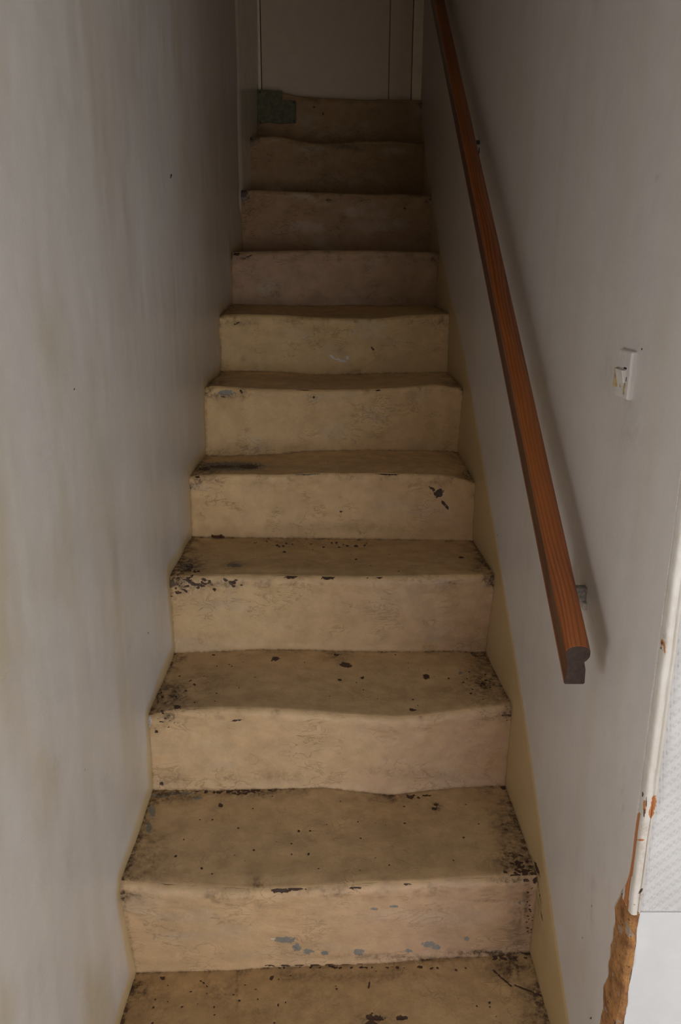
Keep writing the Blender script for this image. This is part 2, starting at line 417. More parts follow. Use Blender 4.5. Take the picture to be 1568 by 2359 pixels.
def yc(z): return 0.812 + (z - ZO + 0.246) * 0.0225        # the leaning outer corner of the right wall
Z_DADO = on_y(1568, 2102, 0.79)[2]

def wall_grid(side, ys, zs, y0fn=None):
    Yg, Zg = np.meshgrid(ys, zs, indexing='ij'); Yg = Yg.ravel(); Zg = Zg.ravel()
    if y0fn is not None:
        t = sstep(0.4, 0.0, (Yg - ys[0])); Yg = Yg + t * (y0fn(Zg) - ys[0])
    X = xl(Yg) if side == 'L' else xr(Yg); s = 1 if side == 'L' else -1
    P = np.stack([X, Yg, Zg], 1)
    poly = stair_poly(side); d = poly_dist(Yg, Zg, poly)
    amp = sstep(0.0, 0.12, d) * 0.75 + 0.25
    rel = (fbm(P, 0.45, 3, 2) - 0.5) * 0.012 * amp + (fbm(P, (1, .05, .12), 9, 2) - 0.5) * 0.0022
    if side == 'L': rel += (noise(P, (1, .09, .07), 21) - .45) * 0.010 * np.exp(-(d / 0.05) ** 2)
    P[:, 0] += s * rel * (1.0 if side == 'L' else 0.6)
    return P, d

# left wall
ys = np.concatenate([np.linspace(0.46, 3.72, 490)])
zs = np.concatenate([np.linspace(-0.05, 0.1, 4, endpoint=False), np.linspace(0.1, 3.1, 430), np.linspace(3.15, 4.5, 8)])
P, d = wall_grid('L', ys, zs)
streak = fbm(P, (1, .05, .9), 31, 3); blot = fbm(P, (1, .16, .3), 41, 4)
tint = np.tile(np.array([.70, .665, .625]), (len(P), 1))
tint = mix3(tint, (.63, .585, .50), sstep(.42, .75, streak) * .5)
tint = mix3(tint, (.57, .46, .35), sstep(1.3, 2.7, P[:, 1] + (blot - .5) * 1.5) * .8)  # dim, warm light up the stairs painted into the wall colour
tint *= (1 - .05 * sstep(-.003, .003, P[:, 1] - (.84 + (P[:, 2] - .425) * .102)) * sstep(1.35, 1.0, P[:, 2]))[:, None]
low = sstep(2.0, .9, P[:, 2]) * sstep(1.5, .9, P[:, 1])
tint = mix3(tint, (.55, .47, .33), sstep(.42, .68, blot) * .6 * (0.25 + low))
X, Y = pix(P + 1e-6)
edge_w = 0.020 + 0.035 * noise(P, (1, .11, .11), 55)
tint = mix3(tint, (.60, .45, .22), sstep(1.0, .45, d / edge_w) * .85)
tint = mix3(tint, (.40, .33, .25), sstep(.10, .0, d) * sstep(.45, .7, fbm(P, (1, .04, .05), 71, 3)) * .35 * sstep(1.9, 2.4, P[:, 1]))
mk = np.zeros((len(P), 4)); mk[:, 0] = marks_eval(P, [(342,1458,2.5,3),(197,1773,1.5,2),(8,2080,4,3),(394,405,2,6,15),(170,895,3,3,40)]); mk[:, 1] = -1; mk[:, 3] = marks_eval(P, [])
mk[:, 2] = soft_eval(P, [(245,1800,14,40,.10),(130,1760,18,50,.10),(160,1990,10,60,.10),(262,1490,5,60,.06),(300,1480,4,20,.1),(90,2250,20,80,.08)]) + sstep(.012, 0, d) * .25
G = P.reshape(len(ys), len(zs), 3)
o, nv = slab('wall_left', G, (-0.12, 0, 0), M_wall); structure(o)
def pad(A, n, fill): return np.concatenate([A, np.tile(np.asarray(fill, float), (n - len(A), 1))])
col_attr(o.data, 'tint', pad(np.c_[tint, np.ones(len(tint))], nv, (.7, .67, .62, 1))); col_attr(o.data, 'marks', pad(mk, nv, (-1, -1, 0, -1)))

# right wall
ys = np.linspace(0.80, 3.72, 450); zs = np.concatenate([np.linspace(-0.05, 0.1, 4, endpoint=False), np.linspace(0.1, 3.1, 420), np.linspace(3.15, 4.5, 8)])
def y0r(z):
    zz = np.stack([z * 0, z * 0, z], 1)
    brk = sstep(Z_DADO + .06, Z_DADO - .05, z) * (0.016 + 0.014 * noise(zz, .05, 5) + .012 * noise(zz, .015, 6)) + sstep(Z_DADO - .05, Z_DADO - .22, z) * .008
    return yc(z) + 0.001 + brk
P, d = wall_grid('R', ys, zs, y0r)
streak = fbm(P, (1, .045, .8), 131, 3); blot = fbm(P, (1, .18, .3), 141, 4)
tint = np.tile(np.array([.60, .56, .53]), (len(P), 1))
tint = mix3(tint, (.55, .46, .355), sstep(1.4, 2.8, P[:, 1] + (blot - .5) * 1.5) * .8)  # same upstairs dimness painted into this wall's colour
tint = mix3(tint, (.55, .495, .42), sstep(.4, .75, streak) * .45)
tint = mix3(tint, (.53, .45, .35), sstep(.5, .75, blot) * .35)
mk = np.zeros((len(P), 4)); mk[:, 1] = -1; mk[:, 3] = -1
mk[:, 0] = marks_eval(P, [(1478,805,2,5,10),(1375,1407,2,2),(1434,1793,2,2),(1449,1978,3,2.5),(1213,1511,1.6,1.6),(1145,1233,1.4,2.5),(1362,1545,1.5,1.5),(1404,1017,1.2,4),(1430,1120,1.3,1.3),(1430,1683,1.3,1.3),(1360,2345,4,2),(1340,2160,1.5,7,-15),(1361,2087,2,4)])
mk[:, 2] = soft_eval(P, [(1450,925,30,40,.10),(1450,1000,26,40,.14),(1400,850,16,60,.10),(1475,820,16,40,.08),(1362,2110,3,50,.25),(1366,2040,6,20,.2),(1345,2190,7,40,.12),(1435,1840,1.6,70,.2),(1361,1420,14,40,.12),(1120,590,14,14,.05),(1515,410,10,3,.2)]
        + [(1330 + 12 * i, 1950 + 60 * (i % 4), 3, 50, .07) for i in range(7)])
G = P.reshape(len(ys), len(zs), 3)
o, nv = slab('wall_right', G, (0.10, 0, 0), M_wall, flip=True); structure(o)
col_attr(o.data, 'tint', pad(np.c_[tint, np.ones(len(tint))], nv, (.6, .575, .54, 1))); col_attr(o.data, 'marks', pad(mk, nv, (-1, -1, 0, -1)))

# cream painted skirting band that follows the stairs on the right wall
bp_ = [on_wall(px, py, 'R') for px, py in [(985,380),(1013,560),(1078,870),(1145,1250),(1180,1470),(1215,1690),(1250,1950),(1310,2359)]]
by = np.array([p[1] for p in bp_])[::-1]; bz = np.array([p[2] for p in bp_])[::-1]
by = np.concatenate([[0.845], by, [3.60]]); sl = (bz[1] - bz[0]) / (by[2] - by[1]); bz = np.concatenate([[bz[0] - sl * (by[1] - 0.845)], bz, [bz[-1] + .70 * (3.60 - by[-2])]])
ys = np.linspace(0.85, 3.60, 420); nvv = 60
kk = np.hanning(31); kk /= kk.sum(); top = np.convolve(np.pad(np.interp(ys, by, bz), 15, 'reflect', reflect_type='odd'), kk, 'valid')
Yg = np.repeat(ys, nvv); tt = np.tile(np.linspace(0, 1, nvv), len(ys)); Zg = np.repeat(top, nvv) - (1 - tt) * 0.42; Zg = np.maximum(Zg, 0.002 + tt * 1e-3)
P = np.stack([xr(Yg), Yg, Zg], 1); Pw = P.copy()
poly = stair_poly('R'); d = poly_dist(Yg, Zg, poly); amp = sstep(0, .12, d) * .75 + .25
rel = (fbm(P, .45, 3, 2) - .5) * .012 * amp + (fbm(P, (1, .05, .12), 9, 2) - .5) * .0022
P[:, 0] -= rel * .6 + 0.0022 * sstep(1.0, .985, tt) + 0.0001
tint = np.tile(np.array([.50, .375, .195]), (len(P), 1)); tint = mix3(tint, (.47, .33, .16), sstep(.4, .7, fbm(P, (1, .08, .2), 15, 3)) * .6)
mk = np.zeros((len(P), 4)); mk[:, 1] = -1; mk[:, 3] = -1; mk[:, 0] = marks_eval(P, [(1242 + 1.2 * i, 2050 + 14 * i, 2, 3.5) for i in range(6)] + [(1236, 2000, 3, 20, -20)])
mk[:, 2] = soft_eval(P, [(1240,2080,8,60,.35),(1255,2170,8,60,.15)]) + sstep(.007, 0, d) * .55
o, nv = slab('baseboard_right', P.reshape(len(ys), nvv, 3), (0.004, 0, 0), M_wall, flip=True); structure(o)
col_attr(o.data, 'tint', pad(np.c_[tint, np.ones(len(tint))], nv, (.5, .375, .2, 1))); col_attr(o.data, 'marks', pad(mk, nv, (-1, -1, 0, -1)))

# ------------------------------------------------------------------ the wall that turns right at the foot of the stairs
def paper_mat():
    m, nt, b = nodes_mat('embossed_wallpaper'); g = NT(nt); g.coords()
    s = g.n('ShaderNodeSeparateXYZ'); g.l(g.co, s.inputs[0]); x, z = s.outputs[0], s.outputs[2]
    w = g.math('MULTIPLY', z, 1 / 0.0075); x1 = g.math('ADD', x, g.math('MULTIPLY', g.noise(60, 2), 0.0012))
    row = g.math('FLOOR', g.math('ADD', w, g.math('MULTIPLY', x1, 60)))
    u = g.math('ADD', g.math('MULTIPLY', x1, 2 * math.pi / 0.0042), g.math('MULTIPLY', row, 1.3))
    sv = g.math('SINE', g.math('MULTIPLY', g.math('ADD', w, g.math('MULTIPLY', x1, 60)), math.pi))
    h = g.math('MULTIPLY', g.math('SINE', u), g.math('ABSOLUTE', sv))
    dg = g.math('SINE', g.math('MULTIPLY', g.math('ADD', x, g.math('MULTIPLY', z, -1.1)), 2 * math.pi / 0.018))
    h = g.math('ADD', g.math('MULTIPLY', h, g.mapr(dg, -1, 1, .15, 1)), g.math('MULTIPLY', g.noise(700, 3), .5))
    g.l(g.bump(h, 0.55, 0.0013), b.inputs['Normal'])
    g.l(g.mix(g.mapr(g.noise(9, 4), .3, .7), (.53, .515, .495), (.59, .575, .56)), b.inputs['Base Color'])
    b.inputs['Roughness'].default_value = .6
    return m
M_paper = paper_mat()
FX0 = 0.3712
def fx(px, py): return on_y(px, py, 0.80)[0]
zp = np.linspace(Z_DADO - 0.02, 2.55, 60)
xs_ = np.linspace(FX0 + 0.006, 2.2, 40); Xg, Zg = np.meshgrid(xs_, np.linspace(0, 2.55, 60), indexing='ij')
G = np.stack([Xg, yc(Zg) - 0.008, Zg], -1)
wf, _ = slab('wall_front', G, (0, 0.09, 0), M_paper, flip=False); structure(wf)

# worn corner moulding (white paint over orange wood)
def trim_mat():
    m, nt, b = nodes_mat('white_trim_paint_over_wood'); g = NT(nt); g.coords()
    mk = g.n('ShaderNodeAttribute', attribute_name='marks'); sep = g.n('ShaderNodeSeparateColor'); g.l(mk.outputs['Color'], sep.inputs[0])
    nn = g.math('MULTIPLY', g.math('SUBTRACT', g.noise(260, 4), .5), 1.4)
    col = g.mix(g.mapr(g.noise(40, 4), .3, .7), (.56, .51, .445), (.62, .575, .52))
    col = g.mix(g.math('MULTIPLY', sep.outputs[2], g.mapr(g.noise(300, 4), .3, .6), clamp=True), col, (.30, .20, .12))
    col = g.mix(g.mapr(g.math('ADD', sep.outputs[0], nn), .4, .55), col, (.42, .16, .055))
    col = g.mix(g.mapr(g.math('ADD', sep.outputs[1], nn), .4, .55), col, (.09, .06, .045))
    g.l(col, b.inputs['Base Color']); b.inputs['Roughness'].default_value = .45
    g.l(g.bump(g.noise(200, 4), .35, .0015), b.inputs['Normal'])
    return m
M_trim = trim_mat()
# plan profile (x offset from the corner, y towards the camera is negative)
prof = [(-0.0003, 0.006), (-0.0003, 0.0010), (0.0006, 0.0002), (-0.0002, -0.0008), (-0.0003, -0.006), (-0.0001, -0.0105), (0.0008, -0.0130), (0.0022, -0.0145), (0.0042, -0.0150), (0.0080, -0.0148),
        (0.0088, -0.0136), (0.0094, -0.0138), (0.0102, -0.0156), (0.0118, -0.0164), (0.0133, -0.0154), (0.0142, -0.0125), (0.0144, -0.006)]
pp = []
for a, b2 in zip(prof[:-1], prof[1:]):
    for t in (0, .5): pp.append((lerp(a[0], b2[0], t), lerp(a[1], b2[1], t)))
pp.append(prof[-1]); pp = np.array(pp)
zz = np.linspace(Z_DADO, 2.55, 700)
Gx = np.zeros((len(zz), len(pp), 3)); Gx[:, :, 0] = FX0 + pp[None, :, 0]; Gx[:, :, 1] = yc(zz)[:, None] + pp[None, :, 1]; Gx[:, :, 2] = zz[:, None]
P = Gx.reshape(-1, 3); X, Y = pix(P)
wob = (noise(P, (1, 1, .03), 77) - .5) * .0012; P[:, 0] += wob; P[:, 1] += (fbm(P, (.01, .01, .02), 78, 3) - .5) * .0016
lowm = sstep(1845, 1900, Y)                                     # battered lower stretch: the bead is gone
P[:, 1] += lowm * np.where(P[:, 0] > FX0 + .0086, .0035, 0)
mk = np.full((len(P), 4), -1.0); mk[:, 2] = 0
edge_px = np.interp(zz, *zip(*sorted([(q[2], px) for px, py in [(1482,1879),(1470,1960),(1457,2040),(1447,2108)] for q in [on_y(px, py, .80)]])))
side_d = np.abs((P[:, 0] - FX0 - .0005))
mk[:, 0] = np.maximum(np.where((Y > 1872) & (P[:, 1] - yc(P[:, 2]) > -.0062), 1.2, -1), marks_eval(P, [(1505,1850,6,18,8),(1500,1870,6,14,12),(1530,1495,2.2,14,-5),(1484,1860,3,18),(1476,1935,8,3),(1524,1480,3,8)]))
mk[:, 1] = marks_eval(P, [(1475,2053,3,7,35),(1488,1848,1.6,16),(1524,1481,2,5),(1522,1493,2,3),(1483,1873,2,10),(1480,1830,2,6),(1460,2085,3,2)])
mk[:, 2] = soft_eval(P, [(1478,1955,8,60,.35),(1475,2065,8,10,.6),(1530,1480,6,30,.5),(1485,1910,12,14,.5)]) + .35 * sstep(-.002, .001, P[:, 1] - yc(P[:, 2]))
o, nv = slab('trim_1', P.reshape(Gx.shape), (0.0, 0.008, 0), M_trim); structure(o)
col_attr(o.data, 'marks', pad(mk, nv, (-1, -1, 0, -1)))

# smooth white panel below the wallpaper
M_dado = plain_mat('white_panel_paint', (.61, .61, .605), .35, .04, 14, .12)
xd0 = on_y(1466, 2108, .7975)[0]; xd1 = on_y(1435, 2359, .788)[0]; zd1 = on_y(1435, 2359, .788)[2]
zs_ = np.linspace(0.0, Z_DADO, 90); ts = np.linspace(0, 1, 40)
x0z = xd0 + (xd1 - xd0) * np.clip((Z_DADO - zs_) / (Z_DADO - zd1), 0, 1.4) + .0012 * np.sin(zs_ * 90) * np.sin(zs_ * 37)
Gd = np.zeros((40, 90, 3)); Gd[:, :, 0] = x0z[None, :] + (2.2 - x0z[None, :]) * ts[:, None] ** 2; Gd[:, :, 2] = zs_[None, :]; Gd[:, :, 1] = (yc(zs_) - .0105)[None, :]
o, _ = slab('trim_2', Gd, (0, .010, 0), M_dado); structure(o)

# broken corner with bare orange plaster
def brick_mat():
    m, nt, b = nodes_mat('bare_orange_plaster'); g = NT(nt); g.coords()
    col = g.mix(g.mapr(g.noise(45, 6, .7), .35, .65), (.22, .09, .028), (.52, .25, .080))
    col = g.mix(g.mapr(g.noise(60, 3, .5), .63, .67), col, (.38, .28, .20))
    col = g.mix(g.mapr(g.noise(90, 5, .7), .58, .66), col, (.14, .06, .025))
    g.l(col, b.inputs['Base Color']); b.inputs['Roughness'].default_value = .9
    g.l(g.bump(g.noise(130, 6, .7, dist=1.0), .9, .004), b.inputs['Normal'])
    return m
plan = [(0.000, 0.060), (0.000, 0.035), (-0.0006, 0.016), (0.0, 0.000), (0.0008, -0.005), (0.002, -0.0100), (0.005, -0.0130), (0.008, -0.0138), (0.0105, -0.0125), (0.0122, -0.006), (0.0135, 0.004), (0.024, 0.006), (0.028, 0.010)]
pl = []
for a, b2 in zip(plan[:-1], plan[1:]):
    for t in np.arange(0, 1, .125): pl.append((lerp(a[0], b2[0], t), lerp(a[1], b2[1], t)))
pl.append(plan[-1]); pl = np.array(pl); zz = np.linspace(0.0, Z_DADO + .002, 520)
Gb = np.zeros((len(zz), len(pl), 3)); Gb[:, :, 0] = FX0 + pl[None, :, 0]; Gb[:, :, 1] = yc(zz)[:, None] + pl[None, :, 1]; Gb[:, :, 2] = zz[:, None]
P = Gb.reshape(-1, 3); dsp = (fbm(P, (.03, .03, .035), 91, 5) - .5)
P[:, 1] += dsp * .011 + .0012; P[:, 0] += np.where(P[:, 1] < yc(P[:, 2]) + .02, -dsp * .006, 0) + .0012
o, _ = slab('broken_plaster_edge', P.reshape(Gb.shape), (0.02, 0.03, 0), brick_mat(), parent=wf); o['label'] = 'crumbled orange bare plaster'

# ------------------------------------------------------------------ top of the stairs: door, frame, jamb board
YD = 3.62; zt = NC[10][1].mean()
dz0 = zt - 0.004; dz1 = zt + 2.0
def dx(px): return on_y(px, 100, YD)[0]
door = empty('door_1', (0, YD, dz0)); structure(door)
def dbox(name, px0, px1, y0, y1, mat, parent, bev=.002):
    o = box(name, dx(px0), dx(px1), y0 - YD, y1 - YD, 0.0, dz1 - dz0, mat, parent, bev); return o
leaf = dbox('door_leaf', 601, 896.4, YD + .004, YD + .04, M_door, door)
dbox('door_stile', 898.2, 949.0, YD - .001, YD + .04, M_door, door)
fr = dbox('door_frame', 950.6, 992, YD - .014, YD + .05, M_frame, door, .004)
dbox('door_frame', 570, 586, YD - .016, YD + .05, M_frame, door, .004)
dbox('door_stop', 589, 599.5, YD - .004, YD + .04, M_jamb, door, .002)
dbox('door_rebate', 888, 960, YD + .008, YD + .044, plain_mat('rebate_shade', (.22, .17, .12), .6), door, .001)  # backing darker than the door: shade of the grooves put into its colour
# wall behind the door, coloured near-black for the shade in its gaps
structure(box('wall_back', -0.6, 0.6, YD + .045, YD + .12, dz0 - 0.3, 4.5, plain_mat('gap_shade', (.05, .04, .035), .9)))
structure(box('wall_over_door', -0.42, 0.42, YD - .01, YD + .044, dz1 + .004, 4.5, M_plain))
# board lining the left wall in front of the door
jp = [on_wall(553, 430, 'L', 0.004), on_wall(546, 0, 'L', 0.004)]
y_front = 3.0
yj = np.linspace(jp[0][1] - .005, YD - .017, 24)
zj = np.linspace(jp[0][2] - .10, 4.3, 60)
Yj, Zj = np.meshgrid(yj, zj, indexing='ij')
tj = (Yj - yj[0]) / (yj[-1] - yj[0])
Gj = np.stack([xl(Yj) - 0.004 + 0.0085 * sstep(0, .09, tj), Yj, Zj], -1)
Gj[:, :, 0] += (noise(Gj.reshape(-1, 3), .3, 61).reshape(Yj.shape) - .5) * .003
o, _ = slab('trim_3', Gj, (-0.02, 0, 0), M_jamb); structure(o)

# ceilings, floor and the rest of the room behind the photographer
structure(box('floor', -0.6, 2.4, YB - .1, .9, -.06, 0, M_floor))
structure(box('ceiling', -0.6, 2.4, YB - .1, 1.15, 2.56, 2.66, M_plain))
structure(box('wall_over_opening', -0.5, 0.5, 1.05, 1.15, 2.66, 4.5, M_plain))
structure(box('ceiling_stairwell', -0.6, 0.6, 1.05, YD + .12, 4.5, 4.58, M_plain))
structure(box('wall_side', 2.2, 2.32, YB - .1, .9, 0, 2.56, M_plain))
def quadbox(lst):
    V = []; Fc = []
    for (x0, x1, y0, y1, z0, z1) in lst:
        b = len(V); V += [(x, y, z) for x in (x0, x1) for y in (y0, y1) for z in (z0, z1)]
        Fc += [tuple(b + i for i in f) for f in [(0, 1, 3, 2), (4, 6, 7, 5), (0, 4, 5, 1), (2, 3, 7, 6), (0, 2, 6, 4), (1, 5, 7, 3)]]
    return V, Fc
me = bpy.data.meshes.new('wall_left_rear')
V, Fc = quadbox([(-.50, -.379, YB, WL[0], 0, 2.56), (-.50, -.379, WL[1], .4595, 0, 2.56), (-.50, -.379, WL[0], WL[1], 0, WL[2]), (-.50, -.379, WL[0], WL[1], WL[3], 2.56)])
me.from_pydata(V, [], Fc); structure(new_obj('wall_left_rear', me, M_plain))
me = bpy.data.meshes.new('added_side_window'); a_, b_, c_, d_ = WL  # frame of the added, unseen side window
V, Fc = quadbox([(-.48, -.45, a_, a_ + .03, c_, d_), (-.48, -.45, b_ - .03, b_, c_, d_), (-.48, -.45, a_, b_, c_, c_ + .03), (-.48, -.45, a_, b_, d_ - .03, d_)])
me.from_pydata(V, [], Fc); structure(new_obj('added_side_window', me, M_frame))
bx0, bx1, bz0, bz1 = WIN
me = bpy.data.meshes.new('wall_rear')
def quadbox(lst):
    V = []; Fc = []
    for (x0, x1, y0, y1, z0, z1) in lst:
        b = len(V); V += [(x, y, z) for x in (x0, x1) for y in (y0, y1) for z in (z0, z1)]
        Fc += [tuple(b + i for i in f) for f in [(0, 1, 3, 2), (4, 6, 7, 5), (0, 4, 5, 1), (2, 3, 7, 6), (0, 2, 6, 4), (1, 5, 7, 3)]]
    return V, Fc
V, Fc = quadbox([(-.5, bx0, YB - .1, YB, 0, 2.56), (bx1, 2.3, YB - .1, YB, 0, 2.56), (bx0, bx1, YB - .1, YB, 0, bz0), (bx0, bx1, YB - .1, YB, bz1, 2.56)])
me.from_pydata(V, [], Fc); structure(new_obj('wall_rear', me, M_plain))
V, Fc = quadbox([(bx0, bx0 + .04, YB - .06, YB - .02, bz0, bz1), (bx1 - .04, bx1, YB - .06, YB - .02, bz0, bz1), (bx0, bx1, YB - .06, YB - .02, bz0, bz0 + .04), (bx0, bx1, YB - .06, YB - .02, bz1 - .04, bz1), ((bx0 + bx1) / 2 - .02, (bx0 + bx1) / 2 + .02, YB - .048, YB - .02, bz0, bz1)])
me = bpy.data.meshes.new('window_1'); me.from_pydata(V, [], Fc); structure(new_obj('window_1', me, M_frame))

# ------------------------------------------------------------------ staircase
stair = empty('staircase', (0, 0.88, 0), 'narrow steep masonry staircase with peach painted risers and worn brown treads', 'staircase')
stair_off = np.array([0, -0.88, 0])
def build_step(k):
    dist = max(1.2, NC[k][0].mean()); res = 0.0021 * dist / 1.3
    n = int(0.77 / res); s = np.linspace(SG[0], SG[-1], n)
    ny = np.interp(s, SG, NC[k][0]); nz = np.interp(s, SG, NC[k][1])
    by_ = np.interp(s, SG, BC[k][0]); bz_ = np.interp(s, SG, BC[k][1])
    ty = np.interp(s, SG, BC[k + 1][0]); tz = np.interp(s, SG, BC[k + 1][1])
    S3 = np.stack([s * .75, np.full(n, k * 3.1), np.zeros(n)], 1)
    r = 0.011 + 0.008 * noise(S3, .13, 200 + k)
    # ---- riser with rounded nose; profile from below the junction upwards
    nr = int(0.18 / res); arc = 12
    rows = []
    rows.append((by_ + .001, bz_ - .03))
    for t in np.linspace(0, 1, nr):
        f = sstep(0, .12, np.array([t]))[0]
        y_ = by_ + (ny + .002 - by_) * t ** 0.9 - .003 * (1 - f) ; z_ = bz_ - .0015 + (nz - r - bz_) * t
        lip = -0.002 * math.exp(-((t - 1) / .10) ** 2)
        rows.append((y_ + lip, z_))
    A = np.linspace(0, 1.15, arc)[1:]
    yl_, zl_ = rows[-1]
    cy = yl_ + r
    for a in A: rows.append((cy - r * math.cos(a), zl_ + r * math.sin(a)))
    nf = len(rows)
    ye, ze = rows[-1]
    rows.append((ye + .004, ze - .02)); rows.append((ty + .003, np.minimum(ze, tz) - .025)); rows.append((ty + .02, np.minimum(ze, tz) - .04)); rows.append((ty + .02, bz_ - .03))
    Yr = np.array([q[0] for q in rows]).T; Zr = np.array([q[1] for q in rows]).T      # (n, rows)
    Sx = np.repeat(s[:, None], len(rows), 1); Xr = xl(Yr) + (xr(Yr) - xl(Yr)) * Sx
    P = np.stack([Xr, Yr, Zr], -1).reshape(-1, 3); m = len(rows)
    front = (np.tile(np.arange(m), n) < nf) & (np.tile(np.arange(m), n) > 0)
    rowi = np.tile(np.arange(m), n); tr = np.clip((rowi - 1) / nr, 0, 1.15)
    rel = (fbm(P, (.11, 1, .06), 300 + k, 3) - .5) * .006 + (fbm(P, (.03, .05, .02), 330 + k, 3) - .5) * .0032 * (0.45 + 1.2 * sstep(.55, .95, tr))
    P[:, 1] += np.where(front, rel * sstep(0, .08, tr), 0)
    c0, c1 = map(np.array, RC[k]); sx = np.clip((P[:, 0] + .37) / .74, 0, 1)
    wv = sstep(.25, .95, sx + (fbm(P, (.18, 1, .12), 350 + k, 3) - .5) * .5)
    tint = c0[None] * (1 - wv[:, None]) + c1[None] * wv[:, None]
    tint = mix3(tint, c0 * np.array([.80, .76, .70]), sstep(.52, .75, fbm(P, (.07, 1, .05), 370 + k, 4)) * .45)
    tint = mix3(tint, (.50, .42, .33), sstep(.55, .8, fbm(P, (.12, 1, .05), 377 + k, 4)) * .35)
    tint = mix3(tint, TC.get(k, (.40, .26, .125)), sstep(1.02, 1.10, tr + (fbm(P, (.03, 1, 1), 380 + k, 3) - .5) * .05) * .75)
    sd = side_dist(P)
    mk = np.full((len(P), 4), -1.0); mk[:, 0] = marks_eval(P, CHIP.get('R%d' % k, [])); mk[:, 1] = marks_eval(P, GREY.get('R%d' % k, [])); mk[:, 3] = marks_eval(P, PALE.get('R%d' % k, []))
    nB = fbm(P, (.03, 1, .03), 390 + k, 3)
    mk[:, 2] = soft_eval(P, DIRT.get('R%d' % k, [])) + sstep(.035, 0, tr) * (.35 + .5 * nB) + sstep(.006, .001, sd) * .45 * nB * 1.4 + sstep(.80, .98, tr) * sstep(.55, .75, nB) * .35 + sstep(.06, .01, sd) * sstep(.75, 1, tr) * sstep(.4, .65, nB) * .6
    mk[:, 2] = np.clip(mk[:, 2], 0, 1)
    P[:, 1] += np.where(front, sstep(.3, .9, mk[:, 0]) * .0015, 0)
    Q = grid_quads(n, m, True)[:, ::-1]
    caps = [list(range(m)), list(range((n - 1) * m + m - 1, (n - 1) * m - 1, -1))]
    me = mesh_np('step', P + stair_off, Q, caps)
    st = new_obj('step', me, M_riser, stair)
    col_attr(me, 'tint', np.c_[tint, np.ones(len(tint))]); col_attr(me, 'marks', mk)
    # ---- tread slab
    nt_ = max(10, int(0.27 / (res * 1.1)))
    if k >= 7: nt_ = 14
    rows = []
    for a in np.linspace(1.15, math.pi / 2, 5)[:-1]: rows.append((cy - r * math.cos(a), zl_ + r * math.sin(a)))
    zt_ = zl_ + r
    for t in np.linspace(0, 1, nt_):
        e = t ** 1.0
        rows.append((cy + (ty + .004 - cy) * e, zt_ + (tz - zt_) * e))
    nf2 = len(rows)
    rows.append((ty + .004, zt_ - .019)); rows.append((ye + .005, zt_ - .019))
    Yr = np.array([q[0] for q in rows]).T; Zr = np.array([q[1] for q in rows]).T
    m = len(rows); Sx = np.repeat(s[:, None], m, 1); Xr = xl(Yr) + (xr(Yr) - xl(Yr)) * Sx
    P = np.stack([Xr, Yr, Zr], -1).reshape(-1, 3); rowi = np.tile(np.arange(m), n)
    tr = (rowi - 4) / (nt_ - 1.0); top_ = (rowi < nf2)
    w = sstep(0, .1, tr) * sstep(1.0, .94, tr)
    rel = (fbm(P, (.16, .09, 1), 400 + k, 3) - .5) * .006 + (fbm(P, (.03, .025, 1), 430 + k, 3) - .5) * .0018
    P[:, 2] += np.where(top_, rel * w, 0)
    base = np.array(TC.get(k, (.40, .26, .125)))
    tint = np.tile(base, (len(P), 1))
    tint = mix3(tint, base * np.array([1.18, 1.18, 1.16]), sstep(.4, .8, fbm(P, (.25, .14, 1), 450 + k, 3)) * .4)
    tint = mix3(tint, base * .78, sstep(.5, .75, fbm(P, (.10, .06, 1), 460 + k, 4)) * .3)
    tint = mix3(tint, RC[k][0], sstep(.05, -.01, tr + (fbm(P, (.04, 1, 1), 465 + k, 3) - .5) * .06) * .55)
    sd = side_dist(P); nB = fbm(P, (.03, .03, 1), 470 + k, 3)
    mk = np.full((len(P), 4), -1.0)
    spk = [(rng.uniform(-.33, .33), rng.uniform(.06, .94), rng.uniform(.0012, .0028)) for _ in range(46)]
    ch = marks_eval(P, CHIP.get('T%d' % k, []))
    for sxp, tp, rr in spk:
        i = np.clip(int((sxp + .37) / .75 * n), 0, n - 1); yy = cy[i] + (ty[i] - cy[i]) * tp
        q = np.hypot((P[:, 0] - sxp) / rr, (P[:, 1] - yy) / rr); ch = np.maximum(ch, np.clip(1.35 - q, -1.5, .8))
    mk[:, 0] = ch; mk[:, 1] = marks_eval(P, GREY.get('T%d' % k, [])); mk[:, 3] = marks_eval(P, PALE.get('T%d' % k, []))
    mk[:, 2] = soft_eval(P, DIRT.get('T%d' % k, [])) + sstep(.93, 1, tr) * (.25 + .6 * nB) + sstep(.014, .001, sd) * (.3 + .8 * nB) + sstep(.09, .01, sd) * sstep(.35, .7, nB) * .5 + sstep(.75, 1, tr) * sstep(.45, .7, nB) * .35
    mk[:, 2] = np.clip(mk[:, 2], 0, 1) * (.9 if k < 4 else .65)
    P[:, 2] -= np.where(top_, sstep(.3, .9, mk[:, 0]) * .0012 * w, 0)
    Q = grid_quads(n, m, True)[:, ::-1]
    caps = [list(range(m)), list(range((n - 1) * m + m - 1, (n - 1) * m - 1, -1))]
    me = mesh_np('tread', P + stair_off, Q, caps)
    td = new_obj('tread', me, M_tread, st)
    col_attr(me, 'tint', np.c_[tint, np.ones(len(tint))]); col_attr(me, 'marks', mk)
    return st
steps = [build_step(k) for k in range(0, 11)]

